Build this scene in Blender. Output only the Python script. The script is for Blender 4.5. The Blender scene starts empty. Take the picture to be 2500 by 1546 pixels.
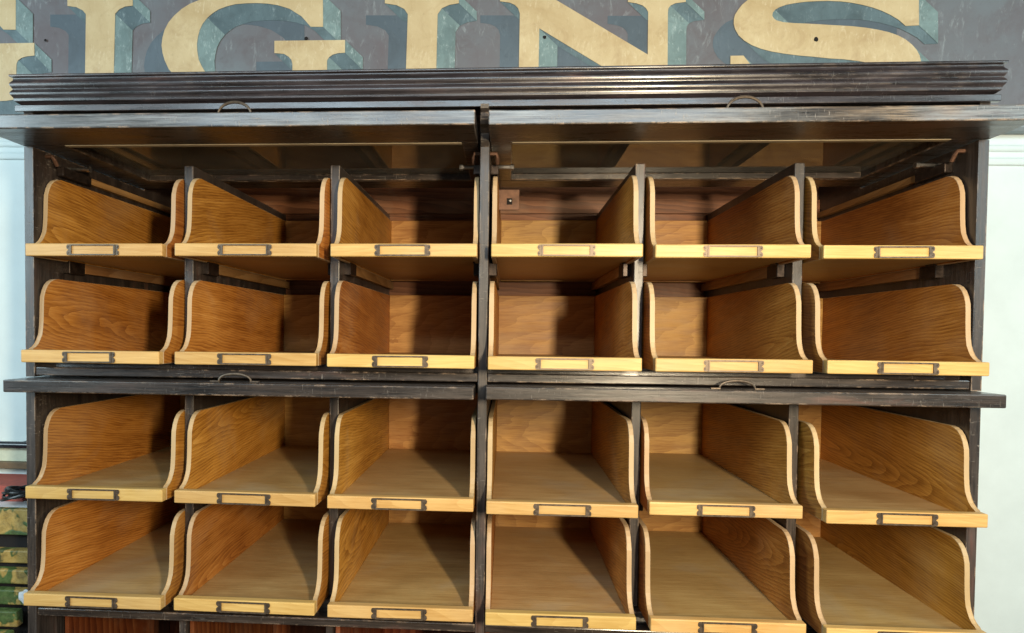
import bpy, bmesh, math, random
from mathutils import Matrix, Vector
random.seed(7)
scene = bpy.context.scene
col = scene.collection
Z0 = 1.5                      # camera height above the floor; all z below are relative to the camera

# ------------------------------------------------------------------ camera
cam = bpy.data.cameras.new('camera'); camo = bpy.data.objects.new('camera', cam); col.objects.link(camo)
Rm = ((0.998307, -0.056908, -0.012026), (0.057194, 0.998052, 0.024928), (0.010584, -0.025573, 0.999617))
M = Matrix(((Rm[0][0], Rm[0][2], -Rm[0][1], 0.0464), (Rm[1][0], Rm[1][2], -Rm[1][1], -1.1648),
            (Rm[2][0], Rm[2][2], -Rm[2][1], Z0 - 0.0004), (0, 0, 0, 1)))
camo.matrix_world = M
cam.sensor_width = 36; cam.lens = 1486.445 / 2500 * 36
cam.shift_x = (1250 - 1153.11) / 2500; cam.shift_y = (850.0 - 773) / 2500
cam.clip_start = 0.02; cam.clip_end = 60
scene.camera = camo

# ------------------------------------------------------------------ light
world = bpy.data.worlds.new('World'); scene.world = world; world.use_nodes = True
bg = world.node_tree.nodes['Background']; bg.inputs[0].default_value = (0.72, 0.88, 1.0, 1); bg.inputs[1].default_value = 0.06

def area(name, loc, target, sx, sy, power, color):
    l = bpy.data.lights.new(name, 'AREA'); l.shape = 'RECTANGLE'; l.size = sx; l.size_y = sy
    l.energy = power; l.color = color
    o = bpy.data.objects.new(name, l); col.objects.link(o)
    o.location = (loc[0], loc[1], loc[2] + Z0)
    dirv = Vector((target[0], target[1], target[2] + Z0)) - o.location
    o.rotation_euler = dirv.to_track_quat('-Z', 'Y').to_euler()
    return o
area('door_light', (0.652, -1.717, 0.20), (0.2, 0.3, -0.15), 0.085, 0.36, 51, (1.0, 0.82, 0.56))
area('ceiling_strip', (-0.3, -3.0, 1.02), (0, 0.3, 0), 3.2, 0.12, 15, (0.92, 0.97, 1.0))
area('window_back', (-0.3, -3.2, 1.60), (0, 0.3, 0), 3.8, 0.5, 46, (0.68, 0.87, 1.0))
area('window_left', (-3.0, -1.6, 0.7), (-1.2, 0.6, 0.1), 1.4, 1.3, 56, (0.70, 0.91, 1.0))
area('window_right', (3.0, -1.6, 0.9), (1.4, 0.6, 0.1), 1.2, 1.2, 43, (0.74, 0.94, 1.0))
vs = scene.view_settings
vs.view_transform = 'Standard'; vs.look = 'None'; vs.gamma = 1; vs.exposure = 0.0; vs.use_curve_mapping = False

# ------------------------------------------------------------------ materials
class NT:
    def __init__(s, name):
        s.m = bpy.data.materials.new(name); s.m.use_nodes = True; s.t = s.m.node_tree; s.t.nodes.clear()
        s.out = s.n('ShaderNodeOutputMaterial'); s.b = s.n('ShaderNodeBsdfPrincipled')
        s.t.links.new(s.b.outputs[0], s.out.inputs[0])
    def n(s, typ, **kw):
        nd = s.t.nodes.new(typ)
        for k, v in kw.items():
            if k.startswith('i_'):
                nd.inputs[k[2:].replace('_', ' ')].default_value = v
            else: setattr(nd, k, v)
        return nd
    def l(s, a, b): s.t.links.new(a, b)
    def math(s, op, a, b=None, c=None, clamp=False):
        nd = s.n('ShaderNodeMath', operation=op, use_clamp=clamp)
        for i, v in enumerate((a, b, c)):
            if v is None: continue
            if isinstance(v, (int, float)): nd.inputs[i].default_value = v
            else: s.l(v, nd.inputs[i])
        return nd.outputs[0]
    def vmath(s, op, a, b=None):
        nd = s.n('ShaderNodeVectorMath', operation=op)
        for i, v in enumerate((a, b)):
            if v is None: continue
            if isinstance(v, (tuple, list)): nd.inputs[i].default_value = v
            else: s.l(v, nd.inputs[i])
        return nd.outputs[0]
    def noise(s, vec, scale, detail=4, rough=0.55, dist=0.0):
        nd = s.n('ShaderNodeTexNoise'); s.l(vec, nd.inputs['Vector'])
        nd.inputs['Scale'].default_value = scale; nd.inputs['Detail'].default_value = detail
        nd.inputs['Roughness'].default_value = rough; nd.inputs['Distortion'].default_value = dist
        return nd.outputs[0]
    def ramp(s, fac, stops):
        nd = s.n('ShaderNodeValToRGB'); s.l(fac, nd.inputs[0]); e = nd.color_ramp.elements
        while len(e) < len(stops): e.new(0.5)
        for i, (p, c) in enumerate(stops):
            e[i].position = p; e[i].color = (*c, 1) if len(c) == 3 else c
        return nd.outputs[0]
    def rng(s, v, a, b, c=0.0, d=1.0):
        nd = s.n('ShaderNodeMapRange'); nd.clamp = True; s.l(v, nd.inputs[0])
        for i, x in enumerate((a, b, c, d)): nd.inputs[i + 1].default_value = x
        return nd.outputs[0]
    def mix(s, f, a, b, mode='MIX'):
        nd = s.n('ShaderNodeMix', data_type='RGBA', blend_type=mode)
        for idx, v in ((0, f), (6, a), (7, b)):
            if isinstance(v, (int, float)): nd.inputs[idx].default_value = v
            elif isinstance(v, (tuple, list)): nd.inputs[idx].default_value = (*v, 1)
            else: s.l(v, nd.inputs[idx])
        return nd.outputs[2]
    def bump(s, h, strength, dist):
        nd = s.n('ShaderNodeBump'); nd.inputs['Strength'].default_value = strength
        nd.inputs['Distance'].default_value = dist; s.l(h, nd.inputs['Height']); s.l(nd.outputs[0], s.b.inputs['Normal'])
    def coords(s, axis):
        """object coordinates with the grain turned along Y, shifted per object"""
        tc = s.n('ShaderNodeTexCoord'); oi = s.n('ShaderNodeObjectInfo')
        rnd = oi.outputs['Random']
        sep = s.n('ShaderNodeSeparateXYZ'); s.l(tc.outputs['Object'], sep.inputs[0])
        cb = s.n('ShaderNodeCombineXYZ')
        order = {'Y': (0, 1, 2), 'X': (1, 0, 2), 'Z': (0, 2, 1)}[axis]
        for i, o in enumerate(order): s.l(sep.outputs[o], cb.inputs[i])
        off = s.n('ShaderNodeCombineXYZ')
        s.l(s.math('MULTIPLY', rnd, 3.71), off.inputs[0]); s.l(s.math('MULTIPLY', rnd, 17.3), off.inputs[1])
        s.l(s.math('MULTIPLY', rnd, 7.9), off.inputs[2])
        return cb.outputs[0], off.outputs[0], rnd

def oak(name, dark, mid, light, axis='Y', ring=55, contrast=1.0, rough=0.5, tint=0.25, tilt=3.0, stretch=1.0, sway=0.0, porew=0.35, huev=0.014, stain=0.2):
    t = NT(name)
    v, off, rnd = t.coords(axis)
    vo = t.vmath('ADD', v, off)
    # growth rings about an axis that is nearly parallel to the board, shifted board by board
    k = t.math('SUBTRACT', t.math('FRACT', t.math('MULTIPLY', rnd, 13.7)), 0.5)
    cb = t.n('ShaderNodeCombineXYZ'); t.l(t.math('ADD', t.math('MULTIPLY', k, 0.06), 0.05), cb.inputs[0])
    t.l(t.math('MULTIPLY', t.math('SUBTRACT', t.math('FRACT', t.math('MULTIPLY', rnd, 29.1)), 0.62), 0.22), cb.inputs[2])
    if sway:
        vr = t.n('ShaderNodeVectorRotate', rotation_type='X_AXIS'); t.l(v, vr.inputs['Vector'])
        t.l(t.math('MULTIPLY', t.math('SUBTRACT', t.math('FRACT', t.math('MULTIPLY', rnd, 41.3)), 0.5), sway), vr.inputs['Angle'])
        v = vr.outputs[0]; vo = t.vmath('ADD', v, off)
    rv = t.vmath('ADD', v, cb.outputs[0])
    mp = t.n('ShaderNodeMapping'); t.l(rv, mp.inputs[0])
    mp.inputs['Rotation'].default_value = (math.radians(tilt), 0, math.radians(tilt * 1.6))
    w1 = t.n('ShaderNodeMapping'); t.l(vo, w1.inputs[0]); w1.inputs['Scale'].default_value = (4, 1.6, 4)
    warp = t.n('ShaderNodeTexNoise'); t.l(w1.outputs[0], warp.inputs['Vector']); warp.inputs['Scale'].default_value = 2.2; warp.inputs['Detail'].default_value = 3
    wv = t.vmath('MULTIPLY', t.vmath('SUBTRACT', warp.outputs['Color'], (0.5, 0.5, 0.5)), (0.035, 0.0, 0.035))
    wave = t.n('ShaderNodeTexWave', wave_type='RINGS', rings_direction='Y', wave_profile='SAW')
    t.l(t.vmath('ADD', mp.outputs[0], wv), wave.inputs['Vector'])
    wave.inputs['Scale'].default_value = ring * 0.55; wave.inputs['Distortion'].default_value = 0.8
    wave.inputs['Detail'].default_value = 3; wave.inputs['Detail Scale'].default_value = 1.5
    # pores and streaks
    m2 = t.n('ShaderNodeMapping'); t.l(vo, m2.inputs[0]); m2.inputs['Scale'].default_value = (460, 20 * stretch, 460)
    pores = t.noise(m2.outputs[0], 1.0, 3, 0.6)
    m3 = t.n('ShaderNodeMapping'); t.l(vo, m3.inputs[0]); m3.inputs['Scale'].default_value = (60, 3.5 * stretch, 60)
    streak = t.noise(m3.outputs[0], 1.0, 5, 0.6)
    blot = t.noise(vo, 7, 3, 0.5)
    f = t.math('ADD', t.math('MULTIPLY', wave.outputs['Fac'], 0.30 * contrast), t.math('MULTIPLY', streak, 0.55))
    f = t.math('ADD', f, t.math('MULTIPLY', t.math('SUBTRACT', pores, 0.5), porew))
    f = t.math('ADD', f, t.math('MULTIPLY', t.math('SUBTRACT', blot, 0.5), 0.45))
    fl = t.math('MULTIPLY', t.rng(pores, 0.57, 0.66), t.rng(blot, 0.36, 0.56))
    f = t.math('SUBTRACT', f, t.math('MULTIPLY', fl, 0.16))
    c = t.ramp(f, [(0.18, dark), (0.48, mid), (0.76, light)])
    st = t.math('MULTIPLY', t.rng(t.noise(vo, 5.2, 5, 0.66, 0.7), 0.52, 0.72), stain)
    c = t.mix(st, c, tuple(x * 0.55 for x in mid))
    gr = t.math('MULTIPLY', t.rng(t.noise(t.vmath('ADD', vo, (3.3, 1.7, 9.1)), 4.4, 4, 0.6, 0.5), 0.50, 0.70), stain)
    c = t.mix(gr, c, (0.42, 0.36, 0.26))
    hs = t.n('ShaderNodeHueSaturation'); t.l(c, hs.inputs['Color'])
    t.l(t.math('ADD', 1 - tint / 2, t.math('MULTIPLY', rnd, tint)), hs.inputs['Value'])
    t.l(t.math('ADD', 0.5 - huev * 0.45, t.math('MULTIPLY', t.math('FRACT', t.math('MULTIPLY', rnd, 5.3)), huev)), hs.inputs['Hue'])
    t.l(hs.outputs[0], t.b.inputs['Base Color'])
    t.l(t.rng(streak, 0.3, 0.75, rough - 0.08, rough + 0.10), t.b.inputs['Roughness'])
    t.b.inputs['Specular IOR Level'].default_value = 0.35
    t.bump(t.math('ADD', t.math('MULTIPLY', pores, 0.6), t.math('MULTIPLY', wave.outputs['Fac'], 0.4)), 0.25, 0.0006)
    return t.m

def dark_wood(name, axis='X', base=(0.010, 0.009, 0.009), warm=(0.050, 0.032, 0.022), rough=0.36, wear=1.0, scr=1.0, coat=1.0, scuff_sheen=0.06, cr=0.14):
    t = NT(name)
    v, off, rnd = t.coords(axis); vo = t.vmath('ADD', v, off)
    m3 = t.n('ShaderNodeMapping'); t.l(vo, m3.inputs[0]); m3.inputs['Scale'].default_value = (260, 9, 260)
    grain = t.noise(m3.outputs[0], 1.0, 5, 0.7)
    m6 = t.n('ShaderNodeMapping'); t.l(vo, m6.inputs[0]); m6.inputs['Scale'].default_value = (36, 5, 36)
    blot = t.noise(m6.outputs[0], 1.0, 5, 0.65)
    big = t.noise(vo, 3.3, 3, 0.5)
    mixf = t.math('ADD', t.math('MULTIPLY', grain, 0.55), t.math('MULTIPLY', blot, 0.45))
    c = t.mix(t.rng(mixf, 0.38, 0.66), base, warm)
    # red-brown stain where the black has thinned
    c = t.mix(t.math('MULTIPLY', t.rng(blot, 0.54, 0.70), t.rng(big, 0.50, 0.64)), c, (0.085, 0.032, 0.020))
    # grey-blue and tan scuffing, which also paints in the cool window sheen
    c = t.mix(t.math('MULTIPLY', t.math('MULTIPLY', t.rng(grain, 0.36, 0.62), t.rng(t.math('ADD', t.math('MULTIPLY', blot, 0.5), t.math('MULTIPLY', big, 0.5)), 0.40, 0.60)), scuff_sheen, clamp=True), c, t.mix(t.rng(t.noise(vo, 3.0, 4, 0.6), 0.54, 0.62), (0.24, 0.265, 0.28), (0.34, 0.26, 0.175)))
    # dings and scratches
    m4 = t.n('ShaderNodeMapping'); t.l(vo, m4.inputs[0]); m4.inputs['Scale'].default_value = (60, 420, 60); m4.inputs['Rotation'].default_value = (0.5, 0.4, 0.5)
    s1 = t.rng(t.noise(m4.outputs[0], 1.0, 2, 0.5), 0.66, 0.73)
    m5 = t.n('ShaderNodeMapping'); t.l(vo, m5.inputs[0]); m5.inputs['Scale'].default_value = (800, 40, 800)
    s2 = t.rng(t.noise(m5.outputs[0], 1.0, 2, 0.5), 0.66, 0.75)
    s3 = t.rng(t.noise(vo, 190, 2, 0.5), 0.72, 0.76)
    sc = t.math('MULTIPLY', t.math('MAXIMUM', t.math('MAXIMUM', s1, s2), s3), t.rng(t.noise(vo, 6.5, 3, 0.6), 0.44, 0.62))
    c = t.mix(t.math('MULTIPLY', sc, 0.6 * scr, clamp=True), c, (0.30, 0.26, 0.22))
    # edges rubbed to bare wood
    bv = t.n('ShaderNodeBevel', samples=4); bv.inputs['Radius'].default_value = 0.0040
    ge = t.n('ShaderNodeNewGeometry')
    dt = t.n('ShaderNodeVectorMath', operation='DOT_PRODUCT'); t.l(bv.outputs[0], dt.inputs[0]); t.l(ge.outputs['True Normal'], dt.inputs[1])
    edge = t.rng(dt.outputs['Value'], 0.995, 0.93)
    m7 = t.n('ShaderNodeMapping'); t.l(vo, m7.inputs[0]); m7.inputs['Scale'].default_value = (60, 26, 60)
    em = t.math('MULTIPLY', edge, t.rng(t.noise(m7.outputs[0], 1.0, 5, 0.75), 0.50, 0.60))
    em = t.math('MULTIPLY', em, t.rng(t.noise(vo, 4.1, 2, 0.5), 0.34, 0.56))
    c = t.mix(t.math('MULTIPLY', em, 0.9 * wear, clamp=True), c, (0.47, 0.34, 0.24))
    t.l(c, t.b.inputs['Base Color'])
    r = t.math('ADD', t.rng(mixf, 0.36, 0.66, rough - 0.10, rough + 0.16), t.math('MULTIPLY', t.math('MAXIMUM', sc, em), 0.2))
    t.l(r, t.b.inputs['Roughness'])
    t.b.inputs['Specular IOR Level'].default_value = 0.4
    t.b.inputs['Coat Weight'].default_value = coat; t.b.inputs['Coat IOR'].default_value = 1.6
    t.l(t.math('ADD', t.rng(blot, 0.35, 0.68, cr, cr + 0.18), t.math('MULTIPLY', sc, 0.3)), t.b.inputs['Coat Roughness'])
    t.bump(t.math('SUBTRACT', t.math('ADD', grain, t.math('MULTIPLY', blot, 0.8)), t.math('MULTIPLY', sc, 1.0)), 0.5, 0.0010)
    return t.m

def plain(name, colr, rough=0.6, metal=0.0, var=0.12, scale=18, bump=0.1, spec=0.4):
    t = NT(name); v, off, rnd = t.coords('Y'); vo = t.vmath('ADD', v, off)
    n = t.noise(vo, scale, 5, 0.6)
    d = tuple(max(0, x * (1 - var * 2)) for x in colr); h = tuple(min(1, x * (1 + var)) for x in colr)
    t.l(t.mix(t.rng(n, 0.3, 0.7), d, h), t.b.inputs['Base Color'])
    t.l(t.rng(n, 0.3, 0.7, rough - 0.08, rough + 0.08), t.b.inputs['Roughness'])
    t.b.inputs['Metallic'].default_value = metal; t.b.inputs['Specular IOR Level'].default_value = spec
    t.bump(t.noise(vo, scale * 9, 3, 0.6), bump, 0.0006)
    return t.m

def paint(name, colr, streak, amount=0.5, rough=0.55, scale=30, colour2=None):
    """old sign paint: patchy, brushed, rubbed"""
    t = NT(name); tc = t.n('ShaderNodeTexCoord'); v = tc.outputs['Object']
    n1 = t.noise(v, scale * 0.22, 5, 0.62, 0.4); n2 = t.noise(v, scale, 6, 0.7, 0.8)
    m = t.n('ShaderNodeMapping'); t.l(v, m.inputs[0]); m.inputs['Scale'].default_value = (1.0, 1.0, 0.33)
    n3 = t.noise(m.outputs[0], scale * 2.2, 4, 0.75, 1.5)
    base = t.mix(t.rng(n1, 0.32, 0.68), tuple(x * 0.80 for x in colr), colour2 or tuple(min(1, x * 1.15) for x in colr))
    msk = t.math('MULTIPLY', t.rng(n3, 0.54, 0.70), t.rng(n2, 0.42, 0.62))
    base = t.mix(t.math('MULTIPLY', t.rng(t.noise(v, scale * 0.5, 6, 0.7, 1.2), 0.50, 0.68), 0.45), base, tuple(x * y for x, y in zip(colr, (0.66, 0.60, 0.58))))
    grime = t.math('MULTIPLY', t.rng(t.noise(v, scale * 3.5, 4, 0.7), 0.58, 0.70), 0.30)
    base = t.mix(grime, base, tuple(x * 0.5 for x in colr))
    t.l(t.mix(t.math('MULTIPLY', msk, amount), base, streak), t.b.inputs['Base Color'])
    t.l(t.rng(n2, 0.3, 0.7, rough - 0.1, rough + 0.1), t.b.inputs['Roughness'])
    t.bump(n2, 0.12, 0.0008)
    return t.m

MAT = {}
MAT['side'] = oak('oak_side', (0.235, 0.078, 0.010), (0.455, 0.185, 0.031), (0.60, 0.295, 0.072), 'Y', 105, 0.85, 0.50, 0.34, sway=0.42, porew=0.8, huev=0.020, stain=0.14)
MAT['back'] = oak('oak_back', (0.30, 0.135, 0.032), (0.50, 0.27, 0.078), (0.60, 0.36, 0.125), 'X', 80, 0.55, 0.5, porew=0.75, huev=0.014)
MAT['floor'] = oak('oak_floor', (0.37, 0.215, 0.078), (0.50, 0.325, 0.135), (0.57, 0.40, 0.19), 'X', 60, 0.25, 0.46, 0.18, porew=0.8, stain=0.35)
MAT['lip'] = oak('oak_lip', (0.48, 0.285, 0.088), (0.63, 0.42, 0.155), (0.69, 0.495, 0.215), 'X', 70, 0.40, 0.42, 0.18, stretch=0.8, porew=0.6, stain=0.18)
MAT['edge'] = oak('oak_edge', (0.44, 0.295, 0.155), (0.52, 0.37, 0.21), (0.56, 0.42, 0.255), 'Z', 30, 0.2, 0.5, 0.16, stain=0.25)
MAT['runner'] = oak('oak_runner', (0.22, 0.105, 0.035), (0.38, 0.20, 0.075), (0.48, 0.28, 0.12), 'Y', 45, 0.8, 0.55)
MAT['inner'] = oak('brown_inner_wood', (0.10, 0.036, 0.014), (0.21, 0.085, 0.034), (0.30, 0.14, 0.06), 'X', 40, 0.9, 0.5)
MAT['red'] = oak('red_brown_wood', (0.06, 0.012, 0.005), (0.14, 0.034, 0.011), (0.22, 0.072, 0.024), 'Z', 30, 1.1, 0.45)
MAT['darkX'] = dark_wood('ebonised_wood_long', 'X')
MAT['darkZ'] = dark_wood('ebonised_wood_upright', 'Z', wear=0.8, scuff_sheen=0.10, rough=0.45, coat=0.55, cr=0.30)  # scuffs here also imitate faint cool highlights on the uprights
MAT['darkY'] = dark_wood('ebonised_wood_deep', 'Y', wear=0.6)
MAT['doorup'] = dark_wood('sheen_scuffed_door_wood', 'X', wear=1.2, scr=1.6, rough=0.36, scuff_sheen=0.75)  # strong scuffs double as painted window highlights on the front bars
MAT['door'] = dark_wood('ebonised_door_wood', 'X', wear=1.0, scr=0.6, rough=0.40, scuff_sheen=0.03, coat=0.6, cr=0.2)
MAT['cornice'] = dark_wood('ebonised_cornice_wood', 'X', rough=0.30, wear=0.18, scr=0.15, warm=(0.034, 0.022, 0.025))
MAT['bead'] = plain('pale_bead_wood', (0.36, 0.30, 0.20), 0.5)  # tan bead, lightened to paint in the bright reflected line at the glass
MAT['bronze'] = plain('aged_bronze', (0.15, 0.115, 0.085), 0.46, 0.65, 0.22, 120)
MAT['steel'] = plain('dull_steel', (0.42, 0.41, 0.40), 0.38, 1.0, 0.2, 90)
MAT['iron'] = plain('dark_iron', (0.045, 0.032, 0.026), 0.42, 0.6, 0.3, 90)
MAT['copper'] = plain('brown_metal_plate', (0.16, 0.085, 0.055), 0.5, 0.5, 0.25, 60)
MAT['wall'] = plain('pale_wall_paint', (0.74, 0.83, 0.82), 0.7, 0, 0.035, 7, 0.35, 0.2)
MAT['wall_trim'] = plain('wall_moulding_paint', (0.70, 0.79, 0.78), 0.6, 0, 0.03, 5, 0.1)
MAT['ground'] = plain('floor_boards', (0.16, 0.10, 0.06), 0.5, 0, 0.2, 5)
MAT['gold'] = paint('gilt_letter_paint', (0.57, 0.41, 0.20), (0.72, 0.62, 0.41), 0.7, 0.5, 26, (0.62, 0.50, 0.29))
MAT['signground'] = paint('plum_sign_ground', (0.155, 0.13, 0.14), (0.33, 0.37, 0.38), 0.65, 0.55, 16, (0.15, 0.17, 0.185))
MAT['teal'] = paint('pale_teal_shade', (0.145, 0.215, 0.215), (0.50, 0.60, 0.58), 0.85, 0.55, 34, (0.20, 0.285, 0.28))
MAT['deepteal'] = paint('deep_teal_shade', (0.075, 0.115, 0.13), (0.36, 0.45, 0.47), 0.55, 0.55, 30, (0.12, 0.18, 0.20))
MAT['shadow'] = paint('blue_black_shade', (0.085, 0.115, 0.14), (0.20, 0.25, 0.28), 0.3, 0.55, 16)
MAT['hole'] = plain('hole', (0.012, 0.01, 0.01), 0.9)
MAT['signframe'] = plain('sign_frame_paint', (0.24, 0.28, 0.30), 0.5, 0, 0.12, 14)

def glass():
    m = bpy.data.materials.new('door_glass'); m.use_nodes = True; t = m.node_tree; t.nodes.clear()
    out = t.nodes.new('ShaderNodeOutputMaterial'); tr = t.nodes.new('ShaderNodeBsdfTransparent'); gl = t.nodes.new('ShaderNodeBsdfGlossy')
    tr.inputs[0].default_value = (0.90, 0.93, 0.91, 1); gl.inputs['Roughness'].default_value = 0.03
    fr = t.nodes.new('ShaderNodeFresnel'); fr.inputs[0].default_value = 1.5
    tc = t.nodes.new('ShaderNodeTexCoord'); no = t.nodes.new('ShaderNodeTexNoise'); no.inputs['Scale'].default_value = 5
    bp = t.nodes.new('ShaderNodeBump'); bp.inputs['Strength'].default_value = 0.03; bp.inputs['Distance'].default_value = 0.002
    t.links.new(tc.outputs['Object'], no.inputs[0]); t.links.new(no.outputs[0], bp.inputs['Height']); t.links.new(bp.outputs[0], gl.inputs['Normal'])
    mx = t.nodes.new('ShaderNodeMixShader'); t.links.new(fr.outputs[0], mx.inputs[0]); t.links.new(tr.outputs[0], mx.inputs[1]); t.links.new(gl.outputs[0], mx.inputs[2])
    df = t.nodes.new('ShaderNodeBsdfDiffuse'); df.inputs[0].default_value = (0.55, 0.56, 0.52, 1)  # pale dust film, mixed in to paint a hazy veil on the panes
    n2 = t.nodes.new('ShaderNodeTexNoise'); n2.inputs['Scale'].default_value = 9; n2.inputs['Detail'].default_value = 6; t.links.new(tc.outputs['Object'], n2.inputs[0])
    mr = t.nodes.new('ShaderNodeMapRange'); t.links.new(n2.outputs[0], mr.inputs[0]); mr.inputs[1].default_value = 0.35; mr.inputs[2].default_value = 0.7; mr.inputs[3].default_value = 0.10; mr.inputs[4].default_value = 0.22
    m2 = t.nodes.new('ShaderNodeMixShader'); t.links.new(mr.outputs[0], m2.inputs[0]); t.links.new(mx.outputs[0], m2.inputs[1]); t.links.new(df.outputs[0], m2.inputs[2])
    t.links.new(m2.outputs[0], out.inputs[0]); return m
MAT['glass'] = glass()

def worn_green():
    t = NT('flaking_green_paint'); v, off, rnd = t.coords('X'); vo = t.vmath('ADD', v, off)
    n = t.noise(vo, 9.5, 4, 0.5, 0.4); n2 = t.noise(vo, 60, 5, 0.7); n3 = t.noise(vo, 8, 3, 0.5)
    g = t.mix(t.rng(n2, 0.35, 0.7), (0.040, 0.085, 0.020), (0.12, 0.18, 0.060))
    g = t.mix(t.rng(n3, 0.52, 0.66), g, (0.10, 0.095, 0.035))
    y = t.mix(t.rng(n2, 0.3, 0.75), (0.34, 0.22, 0.05), (0.52, 0.38, 0.13))
    cc = t.mix(t.rng(n, 0.53, 0.55), g, y)
    cc = t.mix(t.math('MULTIPLY', t.rng(t.noise(vo, 26, 6, 0.75, 1.0), 0.50, 0.68), 0.6), cc, (0.055, 0.05, 0.025))
    t.l(cc, t.b.inputs['Base Color']); t.b.inputs['Roughness'].default_value = 0.55
    t.bump(t.math('SUBTRACT', n2, t.math('MULTIPLY', t.rng(n, 0.515, 0.535), 0.7)), 0.4, 0.002)
    return t.m
MAT['green'] = worn_green()
MAT['cream'] = plain('cream_board', (0.62, 0.66, 0.50), 0.6, 0, 0.08, 30)
MAT['brownedge'] = plain('brown_edge_wood', (0.17, 0.115, 0.06), 0.6, 0, 0.2, 40)
MAT['redcloth'] = plain('faded_red_cloth', (0.42, 0.10, 0.075), 0.75, 0, 0.12, 60)
MAT['grey'] = plain('grey_card', (0.21, 0.22, 0.21), 0.6, 0, 0.1, 40)
MAT['white'] = plain('white_paper', (0.74, 0.76, 0.77), 0.7, 0, 0.05, 30)
MAT['blackplastic'] = plain('black_cable', (0.018, 0.02, 0.022), 0.28, 0, 0.2, 60)
MAT['blackgloss'] = plain('black_enamel', (0.012, 0.016, 0.022), 0.22, 0, 0.2, 60, 0.05, 0.6)

# ------------------------------------------------------------------ helpers
def obj(name, bm, mats, parent=None, loc=None, smooth=False):
    me = bpy.data.meshes.new(name)
    bmesh.ops.recalc_face_normals(bm, faces=bm.faces[:])
    bm.to_mesh(me); bm.free()
    for m in (mats if isinstance(mats, (list, tuple)) else [mats]): me.materials.append(MAT[m] if isinstance(m, str) else m)
    if smooth:
        for p in me.polygons: p.use_smooth = True
        try: me.set_sharp_from_angle(angle=math.radians(38))
        except Exception: pass
    o = bpy.data.objects.new(name, me); col.objects.link(o)
    if loc: o.location = loc
    if parent: o.parent = parent
    return o
def inst(name, src, parent, loc=(0, 0, 0), rot=(0, 0, 0), scale=(1, 1, 1)):
    o = bpy.data.objects.new(name, src.data); col.objects.link(o); o.parent = parent
    o.location = loc; o.rotation_euler = rot; o.scale = scale; return o
def thing(name, label, cat, loc=(0, 0, 0), group=None):
    o = bpy.data.objects.new(name, None); col.objects.link(o); o.location = loc; o.empty_display_size = 0.05
    tag(o, label, cat, group); return o
def tag(o, label, cat, group=None):
    o['label'] = label; o['category'] = cat
    if group: o['group'] = group
    return o
def box(bm, x0, x1, y0, y1, z0, z1, mi=0):
    vs_ = [bm.verts.new(p) for p in ((x0, y0, z0), (x1, y0, z0), (x1, y1, z0), (x0, y1, z0), (x0, y0, z1), (x1, y0, z1), (x1, y1, z1), (x0, y1, z1))]
    fs = [bm.faces.new([vs_[i] for i in f]) for f in ((0, 3, 2, 1), (4, 5, 6, 7), (0, 1, 5, 4), (1, 2, 6, 5), (2, 3, 7, 6), (3, 0, 4, 7))]
    for f in fs: f.material_index = mi
    return fs
def bbox(x0, x1, y0, y1, z0, z1, bev=0.0015, seg=2):
    bm = bmesh.new(); box(bm, x0, x1, y0, y1, z0, z1)
    if bev: bmesh.ops.bevel(bm, geom=bm.edges[:], offset=bev, segments=seg, affect='EDGES', profile=0.5)
    return bm
def cbox(name, x0, x1, y0, y1, z0, z1, mat, parent, bev=0.0015, smooth=False):
    """box with its origin in its own middle, so that the grain differs piece by piece"""
    c = ((x0 + x1) / 2, (y0 + y1) / 2, (z0 + z1) / 2)
    return obj(name, bbox(x0 - c[0], x1 - c[0], y0 - c[1], y1 - c[1], z0 - c[2], z1 - c[2], bev), mat, parent, c, smooth)
def prism_x(bm, prof, x0, x1, rim=0, cap=0):
    """profile in (y, z) extruded along x"""
    a = [bm.verts.new((x0, y, z)) for y, z in prof]; b = [bm.verts.new((x1, y, z)) for y, z in prof]
    f1 = bm.faces.new(a); f2 = bm.faces.new(b[::-1]); f1.material_index = f2.material_index = cap
    n = len(prof)
    for i in range(n):
        f = bm.faces.new((a[i], b[i], b[(i + 1) % n], a[(i + 1) % n])); f.material_index = rim
def tube(bm, pts, r, sides=8, closed=False):
    n = len(pts); rings = []
    for i, p in enumerate(pts):
        p = Vector(p)
        t = (Vector(pts[(i + 1) % n if closed else min(i + 1, n - 1)]) - Vector(pts[(i - 1) % n if closed else max(i - 1, 0)])).normalized()
        u = t.orthogonal().normalized() if i == 0 else (up - t * up.dot(t)).normalized()
        up = u; w = t.cross(u)
        rr = r[i] if isinstance(r, (list, tuple)) else r
        rings.append([bm.verts.new(p + (u * math.cos(2 * math.pi * k / sides) + w * math.sin(2 * math.pi * k / sides)) * rr) for k in range(sides)])
    for i in range(n if closed else n - 1):
        A, B = rings[i], rings[(i + 1) % n]
        for k in range(sides): bm.faces.new((A[k], A[(k + 1) % sides], B[(k + 1) % sides], B[k]))
    if not closed:
        bm.faces.new(rings[0][::-1]); bm.faces.new(rings[-1])
def poly_xz(bm, pts, y, mi=0):
    f = bm.faces.new([bm.verts.new((x, y, z)) for x, z in pts]); f.material_index = mi; f.normal_update(); return f

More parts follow.
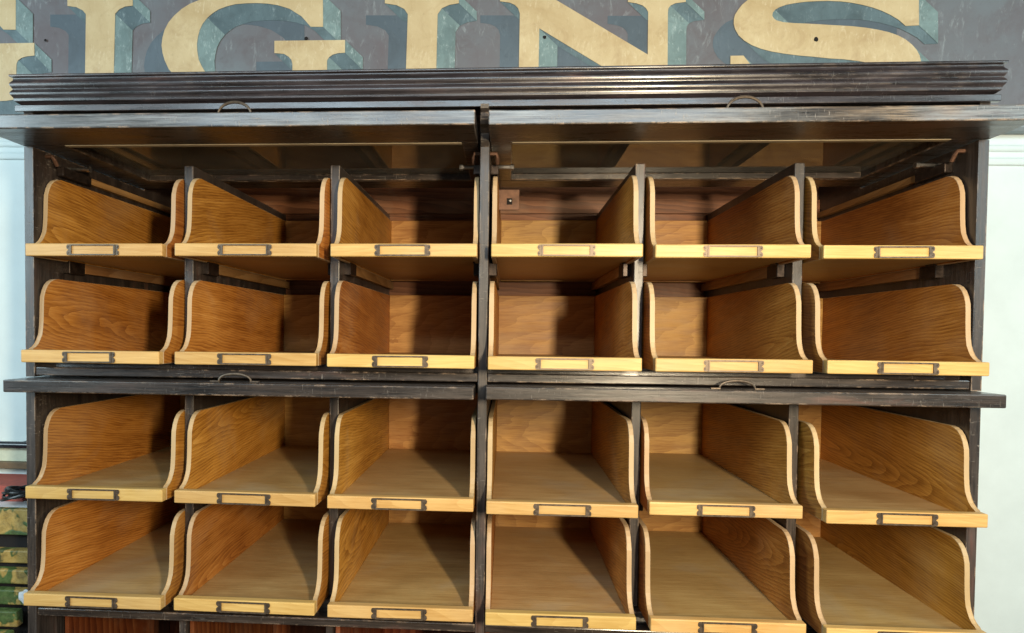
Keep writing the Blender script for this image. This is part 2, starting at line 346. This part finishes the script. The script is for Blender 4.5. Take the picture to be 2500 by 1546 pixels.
# ------------------------------------------------------------------ room surfaces the photo shows
FLOOR = -1.5
w = obj('wall', bbox(-4, 4, 0.60, 0.72, FLOOR, 1.6, 0), 'wall', None); w['kind'] = 'structure'
for i, (zc, h, pr) in enumerate(((0.536, 0.010, 0.005), (0.500, 0.012, 0.007))):
    bm = bmesh.new()
    prism_x(bm, [(0, -h), (-pr * .6, -h * .8), (-pr, -h * .2), (-pr * .75, h * .45), (-pr * .3, h * .6), (0, h)], -3.9, 3.9)
    o = obj('wall_moulding', bm, 'wall_trim', w, (0, 0.5985, zc), True); o.rotation_euler = (0, 0.0112, 0)
g = obj('floor', bbox(-4, 4, -4, 0.60, FLOOR - 0.05, FLOOR, 0), 'ground', None); g['kind'] = 'structure'

# ------------------------------------------------------------------ cabinet
H = 0.915; TS = 0.0183; TM = 0.0181; TD = 0.0189; BW = 0.2833
CX = [-0.7551, -0.4529, -0.1507, 0.1507, 0.4529, 0.7551]
DIV = [-0.6040, -0.3018, 0.3018, 0.6040]
DEEP = 0.585
cab = thing('haberdashery_cabinet', 'tall black wooden shop cabinet with open glazed doors and rows of oak trays', 'cabinet', (0, 0, FLOOR))
def part(name, x0, x1, y0, y1, z0, z1, mat, bev=0.0015, parent=None):
    return cbox(name, x0, x1, y0, y1, z0 - FLOOR, z1 - FLOOR, mat, parent or cab, bev)
# sides, slotted where the doors slide back
sp = [(0, FLOOR), (0, -0.1255), (0.415, -0.1255), (0.415, -0.0982), (0, -0.0982), (0, 0.3585), (0.372, 0.3585), (0.372, 0.3885), (0.0, 0.3885), (0.0, 0.437), (DEEP, 0.437), (DEEP, FLOOR)]
for s in (-1, 1):
    bm = bmesh.new(); x0, x1 = sorted((s * H, s * (H - TS)))
    xm = (x0 + x1) / 2
    prism_x(bm, [(y, z - FLOOR) for y, z in sp], x0 - xm, x1 - xm)
    obj('side_panel', bm, 'darkZ', cab, (xm, 0, 0))
# centre post with its scrolled head between the upper doors
part('centre_post', -TM / 2, TM / 2, 0.0, 0.57, -1.45, 0.424, 'darkZ', 0.0018)
bm = bmesh.new()
prism_x(bm, [(0.0, .352), (-.008, .362), (-.012, .374), (-.022, .381), (-.034, .384), (-.040, .391), (-.036, .398), (-.026, .401), (-.024, .408), (-.034, .413), (-.036, .420), (-.026, .4235), (0.0, .4235)], -0.0075, 0.0075)
o = obj('post_scroll', bm, 'darkZ', cab, (0, -0.0005, -FLOOR))
# dividers
for x in DIV:
    part('divider', x - TD / 2, x + TD / 2, 0.047, 0.57, -0.066, 0.3325, 'darkZ', 0.0018)
    part('divider', x - TD / 2, x + TD / 2, 0.047, 0.57, -0.541, -0.1275, 'darkZ', 0.0018)
    part('divider', x - 0.007, x + 0.007, 0.020, 0.57, -1.45, -0.583, 'darkZ', 0.0018)
# rails and shelves
for a, b in ((-H + TS + .0005, -TM / 2 - .0005), (TM / 2 + .0005, H - TS - .0005)):
    part('rail', a, b, 0.0015, 0.028, -0.0955, -0.0788, 'darkX', 0.002)
    part('shelf', a, b, 0.0285, 0.57, -0.0950, -0.0675, 'darkX', 0)
    part('rail', a, b, 0.0015, 0.028, -0.5825, -0.5665, 'darkX', 0.002)
    part('shelf', a, b, 0.0285, 0.57, -0.5815, -0.5430, 'darkX', 0)
part('plinth', -H + TS + .0005, H - TS - .0005, 0.01, 0.57, -1.5, -1.451, 'darkX', 0)
part('back_panel', -H + TS + .0005, H - TS - .0005, 0.571, DEEP - .001, -1.45, 0.4365, 'inner', 0)
part('back_rail', -H + TS + .0005, H - TS - .0005, 0.5605, 0.5705, 0.335, 0.372, 'inner', 0.001)
part('top_board', -H, H, 0.001, DEEP, 0.4375, 0.4925, 'darkX', 0)
part('frieze', -0.926, 0.926, -0.010, -0.0005, 0.4245, 0.4369, 'cornice', 0.001)
# cornice swept round three sides with mitres
cp = [(0.0, .4375), (.006, .441), (.011, .4445), (.0115, .4475), (.0118, .4505), (.0138, .4530), (.0160, .4565), (.0158, .4600), (.0142, .4632), (.0125, .4655), (.0125, .4672),
      (.0140, .4697), (.0163, .4735), (.0163, .4775), (.0140, .4810), (.0122, .4838), (.0120, .4868), (.0120, .4885), (.0165, .4902), (.0170, .4920), (.0166, .4935), (.0155, .4944), (.0135, .4948), (.0, .4948)]
bm = bmesh.new(); loops = []
for q, z in cp:
    z -= FLOOR
    loops.append([bm.verts.new(p) for p in ((-H - q, DEEP, z), (-H - q, -q, z), (H + q, -q, z), (H + q, DEEP, z))])
for A, B in zip(loops, loops[1:]):
    for k in range(3): bm.faces.new((A[k], A[k + 1], B[k + 1], B[k]))
obj('cornice', bm, 'cornice', cab, (0, 0, 0), True)
# lower bays, reddish boards behind the frame
xs = [-H + TS] + [d for d in DIV[:2]] + [0] + [d for d in DIV[2:]] + [H - TS]
for i in range(6):
    a, b = xs[i] + 0.010, xs[i + 1] - 0.010
    part('inner_board', a, a + 0.009, 0.065 if i == 0 else 0.03, 0.45, -1.10, -0.588, 'red', 0.001)
    part('inner_board', a + 0.0095, b, 0.45, 0.46, -1.10, -0.588, 'red', 0.001)

# runners with their metal stops under the trays of the first and third row
run_src = None
def runner(x, s, z):
    """s: +1 when it is fixed on the left wall of a bay and reaches right"""
    global run_src
    if run_src is None:
        run_src = obj('runner', bbox(-0.0065, 0.0065, -0.215, 0.215, -0.010, 0.010, 0.001), 'runner', cab)
        bmk = bmesh.new(); box(bmk, -0.008, 0.008, -0.024, 0.024, -0.013, 0.013); box(bmk, -0.010, -0.004, -0.020, 0.004, 0.0125, 0.016)
        bmesh.ops.bevel(bmk, geom=bmk.edges[:], offset=0.001, segments=1, affect='EDGES')
        r = run_src; r['stop'] = 0
        b = obj('stop', bmk, 'iron', r, (0, -0.241, -0.001))
        bms = bmesh.new(); tube(bms, [(0, -0.0235, 0), (0, -0.027, 0)], 0.0028, 8)
        runner.stop = b
    else:
        r = inst('runner', run_src, cab)
        b = inst('stop', runner.stop, r, (0, -0.241, -0.001))
    r.location = (x + s * 0.0067, 0.345, z - 0.0102 - FLOOR)
    return r
for zb in (0.140, -0.335):
    for i in range(6):
        hw = BW / 2
        runner(CX[i] - hw, 1, zb); runner(CX[i] + hw, -1, zb)
# door guides above the top row, with pegs
for x, s in ((-H + TS, 1), (-TM / 2, -1), (TM / 2, 1), (H - TS, -1)):
    a, b = sorted((x, x + s * 0.014))
    gd = part('door_guide', a, b, 0.15, 0.55, 0.320, 0.334, 'runner', 0.001)
    a, b = sorted((x, x + s * 0.016))
    part('guide_block', a, b, 0.062, 0.149, 0.316, 0.336, 'iron', 0.002)
    bm = bmesh.new(); tube(bm, [(0, 0, 0), (s * 0.044, 0, 0)], 0.0042, 10); tube(bm, [(s * 0.040, 0, 0), (s * 0.047, 0, 0)], 0.0062, 10)
    obj('door_peg', bm, 'steel', cab, (x, 0.100, 0.3405 - FLOOR), None)
    bm = bmesh.new(); tube(bm, [(0, 0, 0), (s * 0.012, 0, 0), (s * 0.014, 0.004, -0.006), (s * 0.014, 0.012, -0.016)], 0.0040, 8)
    obj('catch', bm, 'copper', cab, (x, 0.035, 0.349 - FLOOR), None)
pl = part('metal_plate', 0.022, 0.070, 0.215, 0.219, 0.276, 0.322, 'copper', 0.001)
bm = bmesh.new(); box(bm, -0.006, 0.006, -0.0032, -0.0022, -0.007, 0.007); obj('plate_slot', bm, 'hole', pl, (0.002, 0, -0.004))
bm = bmesh.new(); tube(bm, [(0, -0.0034, 0), (0, -0.006, 0)], 0.0022, 8); obj('plate_screw', bm, 'steel', pl, (0.004, 0, -0.003))

# glazed doors, lifted level and slid back
def bail(w, h, feet):
    bm = bmesh.new(); pts = []
    n = 14
    for i in range(n + 1):
        a = math.pi * i / n
        pts.append((-w / 2 * math.cos(a), 0, h * math.sin(a) ** 0.8 if 0 < i < n else 0))
    rr = [0.0016 + 0.0012 * math.sin(math.pi * i / n) for i in range(n + 1)]
    tube(bm, pts, rr, 8)
    if feet:
        for s in (-1, 1):
            box(bm, *sorted((s * w / 2 * 0.97, s * (w / 2 + 0.016))), -0.004, 0.004, 0.0, 0.0018)
    return bm
def door(x0, x1, y0, y1, z0, z1, sl, sr, fr, rr, label, hx, hy, hh):
    cx, cy, cz = (x0 + x1) / 2, (y0 + y1) / 2, (z0 + z1) / 2
    hx0, hy0, hz0 = (x1 - x0) / 2, (y1 - y0) / 2, (z1 - z0) / 2
    bm = bmesh.new()
    for b in ((-hx0, hx0, -hy0, -hy0 + fr), (-hx0, hx0, hy0 - rr, hy0), (-hx0, -hx0 + sl, -hy0 + fr, hy0 - rr), (hx0 - sr, hx0, -hy0 + fr, hy0 - rr)):
        t = bmesh.new(); box(t, b[0], b[1], b[2], b[3], -hz0, hz0)
        bmesh.ops.bevel(t, geom=t.edges[:], offset=0.0022, segments=2, affect='EDGES', profile=0.5)
        me = bpy.data.meshes.new('t'); t.to_mesh(me); t.free(); bm.from_mesh(me); bpy.data.meshes.remove(me)
    bm.normal_update()
    for f in bm.faces: f.material_index = 1 if (z0 > 0 and f.normal.y < -0.4 and f.calc_center_median().y < -hy0 + 0.005) else 0  # only the upper front faces get the painted-in sheen
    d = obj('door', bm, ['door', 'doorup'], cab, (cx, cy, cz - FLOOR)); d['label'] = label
    obj('glass_pane', bbox(-hx0 + sl - .003, hx0 - sr + .003, -hy0 + fr - .003, hy0 - rr + .003, 0.002, 0.005, 0), 'glass', d)
    obj('bead', bbox(-hx0 + sl, hx0 - sr, -hy0 + fr + .0003, -hy0 + fr + 0.012, -hz0 - 0.001, 0.0018, 0.001), 'bead', d)
    obj('bead', bbox(-hx0 + sl, hx0 - sr, hy0 - rr - 0.007, hy0 - rr - .0003, -hz0 + 0.001, 0.0018, 0.001), 'darkX', d)
    obj('handle', bail(0.064, hh, True), 'bronze', d, (hx - cx, hy - cy, hz0 - 0.0002), True)
    return d
door(-0.918, -0.0135, -0.102, 0.360, 0.360, 0.386, 0.088, 0.031, 0.100, 0.070, 'upper left glazed door with battered front edge', -0.456, -0.068, 0.030)
door(0.0095, 0.918, -0.100, 0.360, 0.360, 0.386, 0.042, 0.070, 0.098, 0.070, 'upper right glazed door', 0.456, -0.066, 0.030)
door(-0.9155, -0.0135, -0.056, 0.406, -0.1240, -0.1002, 0.085, 0.031, 0.100, 0.070, 'lower left glazed door', -0.478, -0.018, 0.015)
door(0.0085, 0.9155, -0.057, 0.405, -0.1228, -0.0990, 0.042, 0.085, 0.100, 0.070, 'lower right glazed door', 0.470, -0.021, 0.015)

# ------------------------------------------------------------------ trays
TW = 0.2765; TDEP = 0.562; TH = 0.168; PT = 0.009; LH = 0.0245
prof = [(0.0162, 0.0), (0.0162, 0.0235), (0.0215, 0.0248), (0.0290, 0.0285), (0.0355, 0.0345), (0.0405, 0.0425), (0.0440, 0.0530), (0.0462, 0.0650), (0.0476, 0.0800), (0.0485, 0.0980), (0.0490, 0.1150),
        (0.0500, 0.1300), (0.0530, 0.1430), (0.0590, 0.1540), (0.0670, 0.1620), (0.0760, 0.1665), (0.0860, 0.1680), (TDEP, 0.1680), (TDEP, 0.0)]
def side_mesh():
    bm = bmesh.new(); prism_x(bm, [(y, z) for y, z in prof], -PT / 2, PT / 2, rim=1, cap=0)
    ed = [e for e in bm.edges if len(e.link_faces) == 2 and {f.material_index for f in e.link_faces} == {0, 1}]
    bmesh.ops.bevel(bm, geom=ed, offset=0.0014, segments=2, affect='EDGES', profile=0.5)
    bm.normal_update()
    for f in bm.faces: f.material_index = 0 if abs(f.normal.x) > 0.95 else 1
    return bm
def holder_mesh():
    bm = bmesh.new()
    W, Hh = 0.0905, 0.0212
    x, z = W / 2, Hh / 2
    def bar(a, b, r): tube(bm, [a, b], r, 6)
    y = -0.0012
    t = 0.0013
    box(bm, -x, x, -0.0028, -0.0002, z - 2 * t, z); box(bm, -x, x, -0.0028, -0.0002, -z, -z + 2 * t)
    box(bm, -x, -x + 2.2 * t, -0.0026, -0.0002, -z + 2 * t, z - 2 * t); box(bm, x - 2.2 * t, x, -0.0026, -0.0002, -z + 2 * t, z - 2 * t)
    for s in (-1, 1):     # scalloped ears
        pts = [(s * x, -z * .98), (s * (x + .0046), -z * .98)]
        for i in range(1, 7):
            a = -math.pi / 2 + math.pi * i / 7; pts.append((s * (x + .0046 + .0028 * math.cos(a)), -z * .55 + z * .43 * math.sin(a)))
        pts.append((s * (x + .0032), 0))
        for i in range(1, 7):
            a = -math.pi / 2 + math.pi * i / 7; pts.append((s * (x + .0046 + .0028 * math.cos(a)), z * .55 + z * .43 * math.sin(a)))
        pts += [(s * (x + .0046), z * .98), (s * x, z * .98)]
        a = [bm.verts.new((px, -0.0014, pz)) for px, pz in pts]; b = [bm.verts.new((px, -0.0001, pz)) for px, pz in pts]
        bm.faces.new(a); n = len(pts)
        for i in range(n): bm.faces.new((a[i], a[(i + 1) % n], b[(i + 1) % n], b[i]))
        for zz in (-z * .55, z * .55):
            tube(bm, [(s * (x + .0046), -0.0013, zz), (s * (x + .0046), -0.0024, zz)], [0.0018, 0.0011], 8)
    return bm
PRO = [[.0246, .0306, .0322, .0375, .0310, .0250], [.0393, .0320, .0456, .0597, .0504, .0480], [.0319, .0356, .0422, .0520, .0283, .0520], [.0410, .0388, .0420, .0492, .0505, .0620]]
OFF = [[-.0019, -.0005, .001, .0026, .0005, -.0002], [-.0002, .0004, -.0009, -.0006, -.0006, -.0005], [.0009, .0007, -.0001, -.0008, -.0015, .0023], [.0025, .0012, .0011, -.0005, -.0007, .0024]]
ZB = [0.1400, -0.0675, -0.3350, -0.5430]
ROWN = ['top row', 'second row', 'third row', 'bottom row']
COLN = ['leftmost', 'second from left', 'third from left', 'third from right', 'second from right', 'rightmost']
EXTRA = ['under the upper glass doors', 'above the lower doors', 'just under the lower doors', 'above the lowest rail']
src = {}
for r in range(4):
    for c in range(6):
        t = thing('oak_tray', 'open oak tray with metal label frame, %s in the %s' % (COLN[c], ROWN[r]), 'tray',
                  (CX[c] + OFF[r][c], -PRO[r][c], ZB[r]), 'oak trays standing in the cabinet')
        t.rotation_euler = (0, random.uniform(-0.0022, 0.0022), random.uniform(-0.005, 0.005))
        if not src:
            src['lip'] = obj('front_lip', bbox(-TW / 2, TW / 2, 0, 0.016, 0, LH, 0.0022, 3), 'lip', t)
            src['side'] = obj('side_panel', side_mesh(), ['side', 'edge'], t, (-TW / 2 + PT / 2, 0, 0))
            src['floor'] = obj('tray_floor', bbox(-TW / 2 + PT + .0002, TW / 2 - PT - .0002, 0.0163, TDEP - .010, 0.004, 0.0095, 0.0005, 1), 'floor', t)
            src['back'] = obj('back_panel', bbox(-TW / 2 + PT + .0002, TW / 2 - PT - .0002, TDEP - 0.0098, TDEP - .001, 0.002, TH, 0.001, 1), 'back', t)
            src['holder'] = obj('label_frame', holder_mesh(), 'bronze', src['lip'], (0.0, 0.0, LH / 2 - 0.0004))
            src['side2'] = inst('side_panel', src['side'], t, (TW / 2 - PT / 2, 0, 0))
        else:
            lp = inst('front_lip', src['lip'], t)
            inst('side_panel', src['side'], t, (-TW / 2 + PT / 2, 0, 0)); inst('side_panel', src['side'], t, (TW / 2 - PT / 2, 0, 0))
            inst('tray_floor', src['floor'], t); inst('back_panel', src['back'], t)
            inst('label_frame', src['holder'], lp, (random.uniform(-.0012, .0012), 0, LH / 2 - 0.0004), (0, random.uniform(-.006, .006), 0))

# ------------------------------------------------------------------ painted sign on the wall behind
SY = 0.572
sgn = thing('painted_sign', 'long dark wooden sign with gilt block-shaded serif capitals behind the cabinet top', 'sign', (0, SY, 0.575))
bm = bbox(-2.6, 2.2, 0.0, 0.022, 0.0, 0.62, 0.001); o = obj('sign_board', bm, 'signground', sgn, (0, 0.0032, 0.002)); o.rotation_euler = (0, 0.0075, 0)
bm = bmesh.new(); prism_x(bm, [(0.025, -.030), (-.006, -.030), (-.014, -.022), (-.014, .006), (-.008, .012), (0.0025, .016), (0.0025, .02), (0.025, .02)], -2.6, 2.2)
o = obj('sign_frame', bm, 'signframe', sgn, (0, 0, 0.022)); o.rotation_euler = (0, 0.0075, 0)
G0 = [(-1409, 972), (-1410, 877), (-1448, 878), (-1476, 908), (-1513, 931), (-1550, 942), (-1583, 948), (-1616, 950), (-1649, 950), (-1682, 947), (-1711, 942), (-1734, 934), (-1754, 923), (-1770, 910), (-1785, 892), (-1795, 874), (-1801, 854), (-1814, 832), (-1814, 812), (-1810, 788), (-1802, 770), (-1793, 754), (-1772, 725), (-1734, 700), (-1686, 688), (-1630, 683), (-1559, 693), (-1521, 710), (-1516, 746), (-1516, 770), (-1519, 782), (-1527, 792), (-1541, 799), (-1558, 802), (-1572, 803), (-1571, 838), (-1353, 838), (-1353, 801), (-1376, 799), (-1392, 795), (-1403, 788), (-1408, 779), (-1409, 766), (-1410, 674), (-1442, 670), (-1512, 668), (-1630, 663), (-1725, 671), (-1805, 692), (-1843, 708), (-1877, 730), (-1905, 759), (-1918, 787), (-1925, 809), (-1927, 832), (-1914, 854), (-1906, 876), (-1893, 898), (-1875, 918), (-1851, 937), (-1824, 952), (-1796, 963), (-1748, 973), (-1663, 978), (-1569, 975), (-1494, 961), (-1448, 967), (-1438, 973)]
I1 = [(-1251, 978), (-1053, 974), (-1053, 940), (-1076, 938), (-1094, 930), (-1106, 918), (-1112, 714), (-1102, 701), (-1082, 694), (-1059, 691), (-1059, 670), (-1256, 672), (-1256, 693), (-1228, 698), (-1210, 704), (-1199, 717), (-1195, 918), (-1204, 929), (-1224, 939), (-1251, 943)]
G = [(-491, 962), (-490, 869), (-526, 870), (-553, 900), (-588, 922), (-623, 933), (-654, 938), (-685, 940), (-716, 940), (-748, 938), (-774, 932), (-797, 924), (-814, 914), (-830, 901), (-844, 884), (-853, 866), (-858, 847), (-861, 826), (-860, 806), (-856, 782), (-848, 765), (-839, 750), (-819, 721), (-783, 697), (-738, 686), (-685, 681), (-618, 691), (-583, 708), (-579, 742), (-579, 765), (-582, 777), (-590, 786), (-603, 794), (-619, 796), (-632, 797), (-632, 832), (-426, 831), (-426, 795), (-447, 794), (-462, 790), (-472, 783), (-478, 774), (-478, 762), (-478, 672), (-508, 668), (-574, 667), (-685, 661), (-774, 669), (-850, 689), (-886, 705), (-918, 727), (-945, 755), (-958, 782), (-964, 803), (-967, 825), (-964, 847), (-958, 868), (-946, 890), (-929, 909), (-906, 928), (-882, 942), (-855, 952), (-810, 962), (-730, 968), (-641, 964), (-571, 951), (-527, 956), (-518, 963)]
I2 = [(-312, 958), (-102, 954), (-101, 928), (-128, 924), (-149, 915), (-161, 898), (-164, 702), (-153, 690), (-130, 683), (-104, 680), (-104, 659), (-313, 662), (-313, 682), (-285, 687), (-261, 693), (-251, 706), (-246, 900), (-256, 915), (-278, 926), (-312, 932)]
N = [(14, 952), (143, 949), (427, 777), (426, 894), (420, 904), (410, 912), (393, 918), (370, 922), (370, 944), (528, 941), (528, 919), (500, 916), (487, 910), (481, 902), (480, 890), (483, 653), (454, 653), (126, 854), (125, 699), (134, 686), (155, 680), (176, 677), (176, 658), (16, 660), (16, 679), (45, 683), (62, 689), (70, 704), (71, 896), (66, 911), (57, 920), (42, 927), (15, 931)]
S = [(1147, 928), (1150, 844), (1115, 843), (1096, 860), (1075, 873), (1051, 885), (1027, 894), (999, 902), (971, 908), (943, 912), (911, 914), (879, 914), (851, 913), (823, 910), (799, 906), (781, 900), (769, 893), (763, 885), (762, 877), (766, 870), (774, 864), (792, 859), (820, 856), (853, 854), (933, 848), (973, 845), (1012, 840), (1044, 834), (1072, 827), (1096, 818), (1116, 807), (1133, 793), (1146, 778), (1154, 763), (1158, 746), (1156, 718), (1135, 686), (1088, 660), (1018, 646), (918, 645), (837, 653), (776, 668), (716, 654), (680, 650), (654, 650), (652, 770), (687, 770), (710, 741), (752, 703), (809, 678), (877, 665), (957, 664), (1017, 675), (1044, 699), (1047, 724), (1023, 745), (991, 751), (955, 756), (915, 759), (875, 764), (835, 768), (794, 774), (762, 780), (733, 788), (709, 798), (688, 811), (673, 825), (663, 842), (659, 856), (659, 870), (662, 882), (670, 895), (680, 908), (694, 920), (712, 928), (730, 934), (790, 942), (870, 942), (970, 934), (1050, 920), (1089, 917), (1113, 929)]
RO = (0.0515, -0.0490); SO = (-0.0545, -0.0575)
def area2(p): return sum(p[i][0] * p[(i + 1) % len(p)][1] - p[(i + 1) % len(p)][0] * p[i][1] for i in range(len(p)))
for raw in (G0, I1, G, I2, N, S):
    p = [(x / 1000, z / 1000) for x, z in raw]
    if area2(p) < 0: p = p[::-1]                     # counter-clockwise seen from the front
    cx = sum(a for a, b in p) / len(p); cz = sum(b for a, b in p) / len(p)
    p = [(a - cx, b - cz) for a, b in p]
    bm = bmesh.new(); f = poly_xz(bm, p, 0); bmesh.ops.triangulate(bm, faces=[f], ngon_method='EAR_CLIP')
    L_ = obj('letter', bm, 'gold', sgn, (cx, 0.0, cz - 0.575))
    bm = bmesh.new(); f = poly_xz(bm, [(a + SO[0], b + SO[1]) for a, b in p], 0.0026); bmesh.ops.triangulate(bm, faces=[f], ngon_method='EAR_CLIP')
    obj('cast_shade', bm, 'shadow', L_)
    bm = bmesh.new(); k = 0
    f = poly_xz(bm, [(a + RO[0], b + RO[1]) for a, b in p], 0.0022, 1); bmesh.ops.triangulate(bm, faces=[f], ngon_method='EAR_CLIP')
    n = len(p)
    for i in range(n):
        a, b = p[i], p[(i + 1) % n]; e = (b[0] - a[0], b[1] - a[1]); nrm = (e[1], -e[0])
        if nrm[0] * RO[0] + nrm[1] * RO[1] <= 0: continue
        ln = math.hypot(*nrm) or 1
        right = nrm[0] / ln > 0.72
        y = 0.0019 - k * 0.00001 - (0.0009 if right else 0); k += 1
        poly_xz(bm, [a, b, (b[0] + RO[0], b[1] + RO[1]), (a[0] + RO[0], a[1] + RO[1])], y, 0 if right else 1)
    obj('block_shade', bm, ['teal', 'deepteal'], L_)
for x, z, r in ((-1.3186, .8448, .0045), (-.5394, .8362, .006), (.1413, .829, .0055), (.8797, .8109, .0065)):
    bm = bmesh.new(); poly_xz(bm, [(r * math.cos(a * .6283) * random.uniform(.8, 1.1), r * math.sin(a * .6283) * random.uniform(.8, 1.1)) for a in range(10)], -0.0006)
    obj('screw_hole', bm, 'hole', sgn, (x, 0, z - 0.575))

# ------------------------------------------------------------------ things at the left of the cabinet
cr = thing('slatted_bench', 'weathered slatted bench with flaking green and yellow paint beside the cabinet', 'bench', (-1.55, 0.35, FLOOR))
def bpart(name, x0, x1, y0, y1, z0, z1, mat, rx=0.0, bev=0.002):
    o = cbox(name, x0 + 1.55, x1 + 1.55, y0 - 0.35, y1 - 0.35, z0 - FLOOR, z1 - FLOOR, mat, cr, bev); o.rotation_euler = (rx, 0, 0); return o
bpart('top_board', -2.05, -1.150, 0.345, 0.365, -0.5430, -0.4755, 'green')
bpart('slat', -2.05, -1.150, 0.366, 0.560, -0.4925, -0.4765, 'white', 0, 0.001)
zt = -0.585; y = 0.352
for i in range(6):
    h = 0.0385 + 0.0015 * i
    bpart('slat', -2.05, -1.170 - 0.0118 * i, y - 0.012 * i, y + 0.022 - 0.012 * i, zt - h + random.uniform(0, .003), zt, 'green', 0.10 + random.uniform(-.05, .05), 0.004)
    zt -= h + 0.0085
for x, yy in ((-1.200, 0.380), (-2.0, 0.380)):
    bpart('leg', x - 0.02, x + 0.02, yy, yy + 0.04, FLOOR, -0.4935, 'brownedge')
bpart('gap_shade_sheet', -1.98, -1.22, 0.372, 0.379, -0.90, -0.545, 'hole')  # near-black sheet behind the slats, painting the shade in their gaps
tag(cbox('red_book', -1.52, -1.270, 0.415, 0.548, -0.4763, -0.4330, 'redcloth', None, 0.002), 'faded red cloth-covered book lying on the bench', 'book')
tag(cbox('grey_folder', -1.262, -1.205, 0.430, 0.556, -0.4763, -0.446, 'grey', None, 0.002), 'grey card folder beside the red book', 'folder')
o = tag(cbox('paper_strip', -1.196, -1.184, 0.380, 0.545, -0.4763, -0.455, 'white', None, 0.001), 'white paper strip leaning right of the grey folder', 'paper')
bm = bmesh.new()
for k in range(9):
    ph = random.uniform(0, 6.28); R1 = random.uniform(0.026, 0.052); tl = random.uniform(-.35, .35); tz = random.uniform(.0, .022); ex = random.uniform(-.008, .008)
    tube(bm, [(ex + R1 * math.cos(a * .3142 + ph), 0.65 * R1 * math.sin(a * .3142 + ph) - .006, 0.010 + tz + 0.5 * R1 * tl * math.sin(a * .3142) + R1 * .25 * (1 + math.cos(a * .3142 + k))) for a in range(20)], 0.0034, 6, True)
co = obj('cable_coil', bm, 'blackplastic', None, (-1.243, 0.392, -0.4763), True); tag(co, 'tangled coil of black cable lying in front of the red book', 'cable')
sh = thing('wall_shelf', 'cream ledge with brown front edge on the wall behind the bench', 'shelf', (-1.6, 0.58, -0.42))
cbox('ledge_board', -0.6, 0.36, -0.012, 0.018, 0.019, 0.058, 'cream', sh, 0.002)
cbox('ledge_edge', -0.6, 0.36, -0.022, 0.018, -0.001, 0.0187, 'brownedge', sh, 0.002)
bm = bmesh.new(); tube(bm, [(-0.6, 0, 0), (0.45, 0, 0)], 0.0105, 14)
for xx in (-0.55, 0.2): tube(bm, [(xx, 0, 0), (xx, 0.045, 0)], 0.007, 8)
rd = obj('wall_rail', bm, 'blackgloss', None, (-1.6, 0.5545, -0.3485), True); tag(rd, 'glossy black horizontal rail on the wall above the cream ledge', 'rail')
bm = bmesh.new(); bmesh.ops.create_icosphere(bm, subdivisions=3, radius=0.02)
for v in bm.verts:
    n = Vector((math.sin(v.co.x * 260 + 1) * math.cos(v.co.z * 210), 0, math.sin(v.co.z * 300 + v.co.y * 190)))
    v.co = Vector((v.co.x * 1.0, v.co.y * 0.35, v.co.z * 0.9)) + n * 0.0025
pp = obj('crumpled_tissue', bm, 'white', None, (-1.178, 0.312, -0.690), False); tag(pp, 'small crumpled white tissue caught beside the bench slats', 'tissue')

for o in bpy.data.objects:
    if o.parent is None and o.type in ('MESH', 'EMPTY'): o.location.z += Z0

scene.render.engine = 'CYCLES'
scene.cycles.max_bounces = 8; scene.cycles.diffuse_bounces = 4; scene.cycles.glossy_bounces = 4; scene.cycles.transparent_max_bounces = 12
